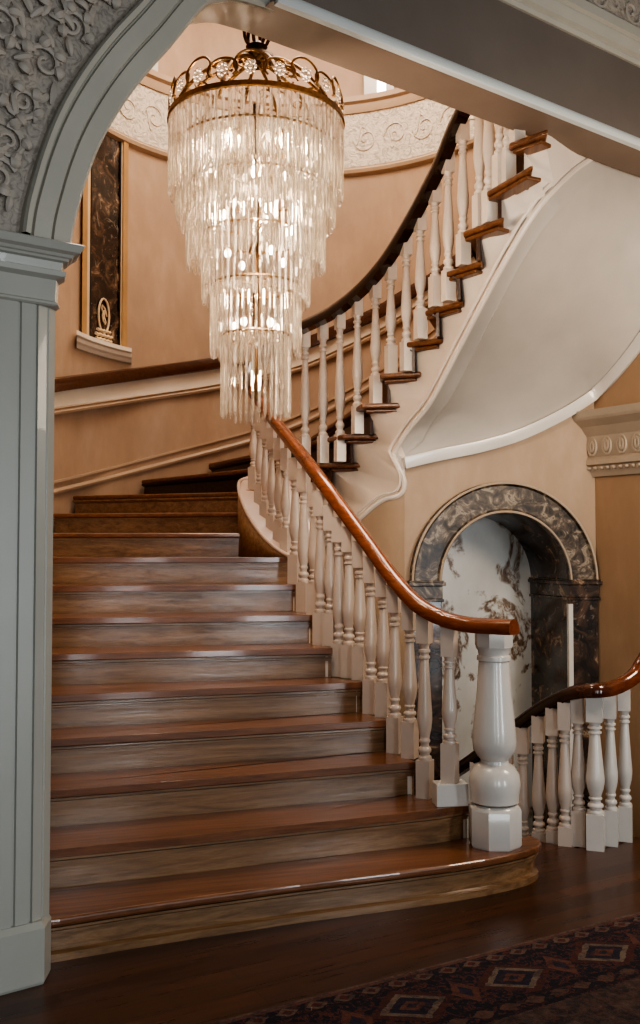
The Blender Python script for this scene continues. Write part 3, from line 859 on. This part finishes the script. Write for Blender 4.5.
# ------------------------------------------------------------------ floor, rug, stair down
UA = radians(31)
def floor():
    bm = B()
    e0 = Pz(597, 855, 0); 
    edge = [V((-4.5, 8.2, 0)), V((-.9, 8.2, 0)), V((.55, 5.62, 0)), V((1.12, 5.62, 0)), V((1.40, 5.42, 0)), V((1.50, 5.40, 0)), V((2.05, 5.82, 0)), V((2.9, 6.2, 0)), V((5.5, 6.2, 0))]
    pts = edge + [V((5.5, -3, 0)), V((-4.5, -3, 0))]
    prism(bm, [p+V((0, 0, -.06)) for p in pts], (0, 0, .06))
    t = NT('floor_boards')
    v = t.coord('Object', rot=(0, 0, -UA))
    br = t.new('ShaderNodeTexBrick'); t.link(v, br.inputs[0])
    br.inputs['Scale'].default_value = 1; br.inputs['Brick Width'].default_value = 1.7; br.inputs['Row Height'].default_value = .11
    br.inputs['Mortar Size'].default_value = .002; br.offset = .37
    br.inputs['Color1'].default_value = (.3, .3, .3, 1); br.inputs['Color2'].default_value = (.75, .75, .75, 1); br.inputs['Mortar'].default_value = (0, 0, 0, 1)
    mp = t.new('ShaderNodeMapping'); t.link(v, mp.inputs[0]); mp.inputs['Scale'].default_value = (1.3, 26, 26)
    g = t.noise(mp.outputs[0], 1.5, 6, .6, .5)
    w = t.math('ADD', t.math('MULTIPLY', g, .6), t.math('MULTIPLY', br.outputs[0], .4))
    t.color(t.ramp(w, [(.2, (.018, .007, .004)), (.45, (.055, .020, .009)), (.7, (.115, .042, .017))]))
    t.set(Roughness=t.math('MULTIPLY_ADD', g, .2, .20), Coat_Weight=.25, Coat_Roughness=.2)
    t.bump(w, .05, .004)
    struct(link('floor', bm, t.m))
    # lower level floor, a near-black sheet standing in for its darkness
    bm = B(); poly(bm, [(-1, 5, -1.3), (4.5, 5, -1.3), (4.5, 9, -1.3), (-1, 9, -1.3)])
    struct(link('floor_lower', bm, 'black'))
    # steps of the stair going down
    st_ = thing('descending_staircase', 'dark wooden steps going down behind the short balustrade and newel', 'staircase', (1.3, 5.6, -.9))
    w = V((-.69, .73)); q = V((.73, .69)); o = V((1.42, 5.50))
    for k in range(6):
        a = o + w*(.24*k); b = a + w*.30
        zz = -.17*(k+1)
        bm = B(); prism(bm, [(p.x, p.y, zz-.04) for p in (a-q*.03, a+q*.9, b+q*.9, b-q*.03)], (0, 0, .04)); link('tread', bm, 'darkwood', st_, bevel=.008)
        c = a + w*.02
        bm = B(); prism(bm, [(p.x, p.y, zz-.17) for p in (b, b+q*.9, b-w*.02+q*.9, b-w*.02)], (0, 0, .13)); link('riser', bm, 'darkwood', st_)
    bm = B()
    a = o-q*.05; b = o + w*1.7-q*.05
    prism(bm, [V((a.x, a.y, .0)), V((b.x, b.y, -1.15)), V((b.x, b.y, -1.3)), V((a.x, a.y, -1.3))], (-.02, -.02, 0)); link('string', bm, 'darkwood', st_)
floor()

def rug():
    A = Pz(230, 1022, 0); E = Pz(640, 915, 0); d = (E-A).normalized(); nrm = V((d.y, -d.x, 0))
    o = A - d*.55
    Lx, Ly = 4.2, 2.6
    t = NT('persian_rug')
    v = t.coord('Object')
    sep = t.new('ShaderNodeSeparateXYZ'); t.link(v, sep.inputs[0])
    x, y = sep.outputs[0], t.math('MULTIPLY', sep.outputs[1], -1)
    wob = t.noise(v, 30, 3); x = t.math('ADD', x, t.math('MULTIPLY', wob, .02)); y2 = t.math('ADD', y, t.math('MULTIPLY', wob, .015))
    def diam(per, cy, rx, ry, ph=0):
        fx = t.math('ABSOLUTE', t.math('SUBTRACT', t.math('FRACT', t.math('ADD', t.math('DIVIDE', x, per), ph)), .5))
        a = t.math('DIVIDE', t.math('MULTIPLY', fx, per), rx)
        b = t.math('DIVIDE', t.math('ABSOLUTE', t.math('SUBTRACT', y2, cy)), ry)
        return t.math('ADD', a, b)
    def lt(a, b): return t.math('LESS_THAN', a, b)
    nz = t.noise(v, 24, 3, .6, .6)
    field = t.ramp(nz, [(.35, (.06, .04, .034)), (.55, (.12, .075, .06)), (.7, (.17, .115, .09))])
    navy = t.ramp(t.noise(v, 38, 3, .6, 1), [(.38, (.010, .011, .022)), (.52, (.018, .016, .028)), (.56, (.16, .045, .03)), (.64, (.03, .022, .03))])
    col = navy
    d1 = diam(.46, .245, .15, .11)
    col = t.mix(lt(d1, 1.25), col, (.10, .028, .02))
    col = t.mix(lt(d1, .95), col, (.24, .185, .14))
    col = t.mix(lt(d1, .70), col, (.018, .02, .045))
    col = t.mix(lt(d1, .38), col, (.20, .075, .045))
    col = t.mix(lt(d1, .17), col, (.03, .03, .06))
    d2 = diam(.46, .245, .06, .10, .5)
    col = t.mix(lt(d2, 1), col, (.19, .07, .045)); col = t.mix(lt(d2, .5), col, (.03, .03, .06))
    d3 = diam(.115, .07, .045, .035); col = t.mix(lt(d3, 1), col, (.20, .135, .10)); col = t.mix(lt(d3, .5), col, (.13, .03, .022))
    d4 = diam(.115, .42, .045, .035); col = t.mix(lt(d4, 1), col, (.16, .085, .06))
    for c in (.105, .385, .46): col = t.mix(lt(t.math('ABSOLUTE', t.math('SUBTRACT', y2, c)), .008), col, (.012, .01, .014))
    col = t.mix(lt(.475, y2), col, field)
    col = t.mix(lt(y, .03), col, (.17, .085, .065))
    col = t.mix(lt(y, .012), col, (.22, .14, .11))
    col = t.mix(t.ramp(t.noise(v, 17, 4, .7, .8), [(.4, (.15,.15,.15)), (.65, (.75,.75,.75))]), col, navy)
    col = t.mix(1, col, (.85, .83, .82), 'MULTIPLY')
    t.color(t.mix(.35, col, t.mix(1, col, t.ramp(t.noise(v, 160, 2), [(.3, (.5,.5,.5)), (.7, (1.3,1.3,1.3))]), 'MULTIPLY')))
    t.set(Roughness=.95); t.bump(t.noise(v, 220, 2), .5, .006)
    bm = B(); prism(bm, [(0, 0, 0), (Lx, 0, 0), (Lx, -Ly, 0), (0, -Ly, 0)], (0, 0, .012))
    ob = link('rug', bm, t.m); ob.location = (o.x, o.y, .001); ob.rotation_euler = (0, 0, atan2(d.y, d.x))
    tag(ob, 'dark Persian-style rug with navy and red medallion border on the wooden floor', 'rug')
rug()

# ------------------------------------------------------------------ foreground arch with column and lintel
FD = V((cos(radians(37)), sin(radians(37)))); F0 = V((-.99, 3.79)); FN = V((FD.y, -FD.x, 0))    # FN points to the camera side
def fw(s, z, o=0): 
    return V((F0.x+FD.x*s, F0.y+FD.y*s, z))+FN*o
def fpx(px, py):
    p = Pplane(px, py, F0, FD); return V(((p.x-F0.x)*FD.x+(p.y-F0.y)*FD.y, p.z))
HB = fpx(340, 36.5).y; THK = .23; pass
def fore_arch():
    inner = [fpx(x, y) for x, y in ((71, 250), (74, 228), (80, 204), (87, 180), (97, 153), (110, 127), (127, 100), (147, 74), (172, 46), (204, 8))]
    last = inner[-1]
    a = inner[:] + [V((last.x+.09, last.y+(HB-last.y)*.55)), V((last.x+.18, last.y+(HB-last.y)*.86)), V((last.x+.28, HB-.005)), V((last.x+.36, HB))]
    cur = []
    pts3 = catmull([V((p.x, p.y, 0)) for p in a], 5)
    cur = [V((p.x, p.y)) for p in pts3]
    flat = cur+[V((9.0, HB))]
    SPR = inner[0].y
    bm0 = B()
    # wall face: strip between curve (offset) and the top, solid with thickness
    def ofs(c, d):
        out = []
        for i in range(len(c)):
            tt = (c[min(i+1, len(c)-1)]-c[max(i-1, 0)]).normalized(); out.append(c[i]+V((-tt.y, tt.x))*d)
        return out
    top = 7.7
    mid = ofs(cur, .20)
    # spandrel ground
    bm = B()
    left = [V((-.9, SPR))]
    outline = [V((-1.6, SPR)), V((mid[0].x, SPR))]+mid+[V((9, HB+.2)), V((9, top)), V((-1.6, top))]
    vs = [bm.verts.new(fw(p.x, p.y, -.012)) for p in outline]; 
    es = [bm.edges.new((vs[i], vs[(i+1) % len(vs)])) for i in range(len(vs))]
    bmesh.ops.triangle_fill(bm, use_beauty=True, edges=es)
    struct(link('wall_front', bm, 'relief_ground'))
    bm = B()
    outline = [V((-1.6, SPR))]+cur+[V((9, HB)), V((9, top)), V((-1.6, top))]
    vs = [bm.verts.new(fw(p.x, p.y, -THK)) for p in outline]; es = [bm.edges.new((vs[i], vs[(i+1) % len(vs)])) for i in range(len(vs))]
    bmesh.ops.triangle_fill(bm, use_beauty=True, edges=es)
    struct(link('wall_inner', bm, 'wall'))
    # archivolt bands
    t = thing('archway', 'large pale foreground archway with stepped moulding and carved foliage spandrel at upper left', 'archway', fw(0, SPR))
    prof = [(0, -.02), (0, .0), (.012, .012), (.078, .016), (.082, .0), (.088, .0), (.092, .026), (.096, .030), (.160, .030), (.164, .012), (.170, .012), (.176, .040), (.196, .046), (.204, .03), (.204, -.015)]
    offs = [ofs(cur, d) for d, _ in prof]
    bm = B(); grid(bm, [[fw(offs[j][i].x, offs[j][i].y, prof[j][1]) for j in range(len(prof))] for i in range(len(cur))])
    link('archivolt', bm, 'arch', t)
    bm = B(); grid(bm, [[fw(p.x, p.y, 0) for p in cur], [fw(p.x, p.y, -THK) for p in cur]])
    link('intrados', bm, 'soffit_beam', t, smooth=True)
    # carved foliage in the spandrel
    rnd = random.Random(3); bm = B()
    def near(p):
        q = V(((p.x-F0.x)*FD.x+(p.y-F0.y)*FD.y, p.z));
        kc = min(cur, key=lambda c: abs(c.y-q.y))
        if q.y < HB+.1 and q.x > kc.x-.2: return True
        return min((q-c).length for c in cur) < .226 or q.y < SPR+.03 or (cur[0].x > q.x > cur[0].x-.2 and q.y < SPR+.02)
    def scroll(c, r, turns, dirn, ph, w):
        pts = []; N = int(14*turns)
        for i in range(N+1):
            f = i/N; q = ph+dirn*2*pi*turns*f; rr = r*(1-f*.86)
            pts.append(fw(c[0]+rr*cos(q), c[1]+rr*sin(q), .004+.012*f))
        if any(near(p) for p in pts): return
        tube(bm, pts, [w*(1-.5*i/N) for i in range(N+1)], 6)
        # leaves off the scroll
        for k in range(5):
            q = ph+dirn*2*pi*turns*(k/9+.02); rr = r*(1-k/9*.86); L_ = r*.55
            c0 = V((c[0]+rr*cos(q), c[1]+rr*sin(q))); d = V((cos(q+dirn*.9), sin(q+dirn*.9)))
            lp = [fw(c0.x+d.x*L_*j/6-d.y*dirn*L_*.25*(j/6)**2, c0.y+d.y*L_*j/6+d.x*dirn*L_*.25*(j/6)**2, .004+.016*sin(pi*j/6)) for j in range(7)]
            if any(near(p) for p in lp): continue
            tube(bm, lp, [w*(.35+1.5*sin(pi*min(1, (j+.6)/6.6))) for j in range(7)], 6)
    grid_c = []
    sc_ = []
    for row, (dist, r, st_) in enumerate(((.245, .078, 6), (.43, .085, 7), (.63, .09, 8))):
        for k_ in range(2+row*3, len(cur)-3, st_):
            tt = (cur[k_+1]-cur[k_-1]).normalized(); nn = V((-tt.y, tt.x)); c_ = cur[k_]+nn*(dist+r)
            sc_.append((c_.x, c_.y, r*rnd.uniform(.85, 1.05), rnd.uniform(1.2, 1.7), 1 if (k_//st_+row) % 2 else -1, rnd.uniform(0, 6.28)))
    for (x, y, r, tu, dr, ph) in sc_:
        scroll((x, y), r, tu, dr, ph, .013)
    for i in range(150):
        c = V((rnd.uniform(-.36, .5), rnd.uniform(SPR+.05, SPR+1.25))); q = rnd.uniform(0, 6.28); L_ = rnd.uniform(.05, .10); cv = rnd.uniform(-.5, .5)
        lp = [fw(c.x+L_*cos(q+cv*j/5)*j/5, c.y+L_*sin(q+cv*j/5)*j/5, .0+.014*sin(pi*j/5)) for j in range(6)]
        if any(near(p) for p in lp): continue
        tube(bm, lp, [.003+.013*sin(pi*(j+.5)/6) for j in range(6)], 6)
    for v_ in bm.verts:
        o_ = (v_.co-fw(0, 0)).dot(FN); v_.co -= FN*(o_*.35)
    link('carved_foliage', bm, 'relief', t, smooth=True)
    # lintel: flat face, bead, underside, cornice
    s0 = cur[-1].x-.5
    L3 = thing('lintel_beam', 'heavy grey-brown lintel beam crossing the top right with highlight-painted lower edge and carved cornice', 'beam', fw(s0+1.5, HB))
    bm = B(); s00 = cur[-1].x-.03
    prism(bm, [fw(s00, HB+.01, .0), fw(9, HB+.01, .0), fw(9, HB+.01, .06), fw(s00, HB+.01, .06)], (0, 0, .60))
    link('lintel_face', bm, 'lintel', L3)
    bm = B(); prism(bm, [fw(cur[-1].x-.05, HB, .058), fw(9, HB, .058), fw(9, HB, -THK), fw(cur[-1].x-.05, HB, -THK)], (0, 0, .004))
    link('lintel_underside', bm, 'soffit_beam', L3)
    bm = B(); sweep(bm, [fw(s00+.4*i, HB+.022, .062) for i in range(22)], [(-.02, -.028), (.012, -.026), (.022, -.01), (.022, .012), (.01, .028), (-.02, .03)])
    o = link('edge_bead', bm, 'bead', L3, smooth=True); o['label'] = 'lower edge with painted bluish-white highlight'
    z0 = HB+.49
    bm = B(); cp = [(.0, z0), (.075, z0), (.085, z0+.02), (.085, z0+.03), (.11, z0+.04), (.13, z0+.09), (.13, z0+.10), (.15, z0+.11), (.155, z0+.16), (.06, z0+.165)]
    grid(bm, [[fw(.8, z, o) for o, z in cp], [fw(9, z, o) for o, z in cp]])
    link('cornice', bm, 'arch', L3)
    bm = B(); grid(bm, [[fw(.8, z0+.16, .075), fw(9, z0+.16, .075)], [fw(.8, z0+.62, .075), fw(9, z0+.62, .075)]])
    cf = link('carved_frieze', bm, 'relief_ground', L3)
    bm = B()
    for k in range(36):
        c = (1.9+k*.16, z0+.30); dr = 1 if k % 2 else -1
        pts = [fw(c[0]+(.085*(1-i/20))*cos(dr*i/20*9), c[1]+(.085*(1-i/20))*sin(dr*i/20*9), .08) for i in range(19)]
        tube(bm, pts, .012, 5)
    link('frieze_scrolls', bm, 'relief', cf, smooth=True)
    return SPR
SPR = fore_arch()

def column():
    t = thing('pilaster_column', 'tall white panelled column carrying the archway at the left edge', 'column', fw(-.25, 0))
    # plan outline in (s, o) ; chamfered right corner
    c45 = [(.0, -.16), (.012, -.09), (0.0, -.055), (-.035, -.028), (-.04, -.03), (-.046, -.022), (-.085, -.008), (-.089, -.018), (-.094, -.018), (-.098, -.006), (-.150, -.006), (-.154, -.016), (-.16, -.016), (-.165, -.002), (-.9, -.002), (-.9, -.30), (.0, -.30)]
    z1 = SPR-.13
    bm = B(); prism(bm, [fw(s, .2, o+.0) for s, o in c45], (0, 0, z1-.2))
    link('shaft', bm, 'column', t)
    bm = B()
    def plan(g): return [(g, -.30), (g, -.075), (-.055+g*.6, .0+g), (-1.0, .0+g), (-1.0, -.30)]
    lay = [(0, .012), (.01, .016), (.205, .016), (.215, .010), (.228, .003)]
    rows = [[fw(s, z, o) for s, o in plan(g)] for z, g in lay]
    R = grid(bm, rows, True); bm.faces.new(R[-1])
    link('base', bm, 'column', t)
    bm = B(); h = SPR-z1
    def plan2(g): return [(g, -.30), (g, -.04), (-.03+g, .0+g), (-1.0, .0+g), (-1.0, -.30)]
    lay = [(z1-.10, .004), (z1-.094, .012), (z1-.086, .012), (z1-.08, .004), (z1, .006), (z1+.012, .03), (z1+.03, .036), (z1+.036, .02), (z1+.065, .026), (z1+.07, .04), (z1+.078, .044), (z1+.082, .052), (z1+.092, .058), (z1+.10, .075), (SPR-.004, .088), (SPR+.001, .082)]
    R = grid(bm, [[fw(s, z, o) for s, o in plan2(g)] for z, g in lay], True); bm.faces.new(R[-1]); bm.faces.new(R[0])
    link('capital', bm, 'column', t)
column()

# ------------------------------------------------------------------ chandelier
def chandelier():
    Y = 5.35; k = Y/1000
    c = P(256, 110, Y); cx, cy = P(256, 300, Y).x, Y
    def zz(py): return P(256, py, Y).z
    t = thing('chandelier', 'tiered crystal chandelier of hanging glass rods below a gilt scrollwork crown', 'chandelier', (cx, cy, zz(418)))
    zr = zz(123); R = .465
    def rp(a, r, z): return V((cx+r*cos(a), cy+r*sin(a), z))
    A = [2*pi*i/64 for i in range(64)]
    # crown rim
    bm = B(); grid(bm, [[rp(a, R+.004, zr-.018), rp(a, R+.016, zr-.014), rp(a, R+.012, zr+.014), rp(a, R, zr+.018), rp(a, R-.01, zr)] for a in A+[A[0]]], True)
    rim = link('crown_rim', bm, 'brass', t, smooth=True)
    # crown hoops with crystal pendants
    for i in range(20):
        a0 = 2*pi*i/20; bm = B(); pts = []
        big = .165 if i % 2 else .13
        for j in range(17):
            q = -.25*pi+1.5*pi*j/16; 
            pts.append(rp(a0+.082/R*cos(q), R+.004-.02*max(0, sin(q)), zr+.05+big*.5*(1+sin(q))*.9-.02))
        tube(bm, pts, .0065, 6)
        h = link('crown_hoop', bm, 'brass', t, smooth=True)
        bm = B(); cc = rp(a0, R, zr+.085)
        for q in range(8):
            aa = 2*pi*q/8; ball(bm, cc+V((-sin(a0)*.024*cos(aa), cos(a0)*.024*cos(aa), .028*sin(aa))), .010, 5)
        ball(bm, cc, .014, 6)
        link('crystal_rosette', bm, 'crystal', h, smooth=True)
    # dome arms up to hook
    ztop = zz(50)
    for i in range(10):
        a0 = 2*pi*i/10; bm = B()
        pts = [rp(a0, R*(1-f)+.03*f, zr+.02+(ztop-zr)*(f**.8)*.8+.05*sin(pi*f)) for f in [j/12 for j in range(13)]]
        tube(bm, pts, .010, 6)
        for f in (.35, .6):
            b = rp(a0+.12, R*(1-f), zr+.10+(ztop-zr)*f*.6)
            tube(bm, [b+V((.04*cos(q)*(1-q/9), .02*sin(q*1.3), .04*sin(q)*(1-q/9))) for q in [j*.45 for j in range(15)]], .006, 5)
        link('crown_arm', bm, 'brass', t, smooth=True)
    bm = B(); lathe(bm, [(.11, 0), (.10, .02), (.06, .035), (.045, .06), (.06, .075), (.03, .10)], (cx, cy, ztop-.06), 14)
    link('crown_boss', bm, 'darkbrass', t, smooth=True)
    bm = B()
    for i in range(3):
        a0 = pi*i/3+.3; tube(bm, [V((cx, cy, ztop+.09))+V((.07*cos(a0)*cos(q), .07*sin(a0)*cos(q), .085*sin(q))) for q in [2*pi*j/20 for j in range(20)]], .010, 6, True)
    link('hanging_loop', bm, 'darkbrass', t, smooth=True)
    bm = B(); zc = ztop+.17; j = 0
    while zc < 7.6:
        w = V((.022, 0, 0)) if j % 2 else V((0, .022, 0))
        tube(bm, [V((cx, cy, zc))+w*cos(q)+V((0, 0, .04*sin(q))) for q in [2*pi*i/10 for i in range(10)]], .006, 5, True)
        zc += .062; j += 1
    link('chain', bm, 'darkbrass', t, smooth=True)
    # central stem and tier rings
    bm = B(); lathe(bm, [(.02, 0), (.026, .3), (.014, .32), (.02, .7), (.03, .75), (.014, .8), (.02, zr-zz(400)+.1)], (cx, cy, zz(400)), 10)
    link('stem', bm, 'darkbrass', t, smooth=True)
    tiers = [(87, 120, 200, 84, .0), (79, 150, 227, 76, .3), (69, 190, 270, 66, .1), (53.5, 238, 305, 52, .2), (44.5, 288, 356, 44, .5), (34, 338, 419, 34, .4)]
    rods = []
    for ti, (rp_, y0, y1, n, ph) in enumerate(tiers):
        r = rp_*k; z0 = zz(y0); z1 = zz(y1)
        if ti:
            bm = B(); tube(bm, [rp(a, r, z0+.008) for a in A[::2]], .007, 6, True)
            for i in range(4): tube(bm, [rp(pi*i/2+ph, .02, z0+.03), rp(pi*i/2+ph, r, z0+.008)], .006, 5)
            link('tier_ring', bm, 'brass', t, smooth=True)
        for i in range(n):
            a = 2*pi*(i+ph)/n
            rods.append((ti, a, r, z0, z1+random.uniform(-.012, .02)))
        if ti in (0, 1, 2):    # inner layer
            for i in range(int(n*.6)):
                a = 2*pi*(i+.5)/(int(n*.6)); rods.append((ti, a, r*.84, z0-.02, z1+.02+random.uniform(-.03, .03)))
    def rod(bm, a, r, z0, z1):
        b = rp(a, r, 0); w = .0088
        lathe(bm, [(.003, z1), (w*.9, z1+.014), (w, z1+.03), (w, z0-.02), (w*.55, z0-.006), (.003, z0+.004)], b, 5, True, a)
    # order by how near the camera
    order = sorted(range(len(rods)), key=lambda i: (cy+rods[i][2]*sin(rods[i][1])) - .28*(rods[i][0] > 2) - .12*(rods[i][0] == 2))
    for i in order[:100]:
        ti, a, r, z0, z1 = rods[i]; bm = B(); rod(bm, a, r, z0, z1); link('crystal_rod', bm, 'crystal', t)
    bm = B()
    for i in order[100:]:
        ti, a, r, z0, z1 = rods[i]; rod(bm, a, r, z0, z1)
    o = link('crystal_rod', bm, 'crystal', t); o['kind'] = 'stuff'
    for r, y, n in ((.30, 158, 8), (.24, 205, 6), (.17, 258, 4), (.12, 326, 5), (.0, 385, 1)):
        for i in range(n):
            p = rp(2*pi*(i+.35)/n, r, zz(y)); bm = B(); ball(bm, p, .018, 8, 1.4); link('bulb', bm, 'bulb', t, smooth=True)
    return cx, cy, zz
ccx, ccy, czz = chandelier()

# ceiling of the stairwell
bm = B(); poly(bm, [(-4.5, 3, 7.7), (5.5, 3, 7.7), (5.5, 11, 7.7), (-4.5, 11, 7.7)]); struct(link('ceiling', bm, 'warmwhite'))

# ------------------------------------------------------------------ light
def light(kind, name, loc, power, col, size=None, rot=None, target=None, sizey=None):
    d = bpy.data.lights.new(name, kind); o = bpy.data.objects.new(name, d); COL.objects.link(o); o.location = loc
    d.energy = power; d.color = col
    if kind == 'AREA':
        d.size = size
        if sizey: d.shape = 'RECTANGLE'; d.size_y = sizey
    elif size: d.shadow_soft_size = size
    if target is not None:
        o.rotation_euler = (V(target)-V(loc)).to_track_quat('-Z', 'Y').to_euler()
    return o
WARM = (1, .78, .55)
for y, pw in ((150, 24), (215, 18), (300, 14), (380, 6)):
    light('POINT', 'chandelier_glow', (ccx, ccy, czz(y)), pw, (1, .80, .58), .05)
light('AREA', 'stairwell_skylight', (0, 7.2, 7.4), 190, (1, .88, .76), 2.6, target=(0, 7.2, 0))
light('AREA', 'upper_window_light', (1.5, 6.0, 6.2), 40, (1, .86, .7), 1.2, target=(-.8, 8.5, 3.5))
for x, wd, pw in ((.15, .5, 26), (2.1, .6, 58), (5.8, .95, 108)):
    light('AREA', 'hall_window', (x, -1.6, 1.35), pw, (.86, .94, 1), wd, target=(x-1.2 if x < 4 else 2.6, 5, 1.2), sizey=2.5)
light('AREA', 'string_fill', (-.2, 4.5, 3.2), 26, (1, .87, .72), .5, target=(.55, 6.9, 2.6))  # added fill aimed at the string, no real fixture
light('AREA', 'niche_fill', (2.9, 4.4, 2.9), 48, (1, .84, .66), .8, target=(1.2, 6.8, 1.4))  # added warm fill for the niche side, no fixture there
w = bpy.data.worlds.new('world'); C.world = w; w.use_nodes = True
w.node_tree.nodes['Background'].inputs[0].default_value = (.80, .81, .80, 1); w.node_tree.nodes['Background'].inputs[1].default_value = .12
C.view_settings.view_transform = 'AgX'
try: C.view_settings.look = 'AgX - High Contrast'
except Exception: pass
C.view_settings.exposure = -0.05
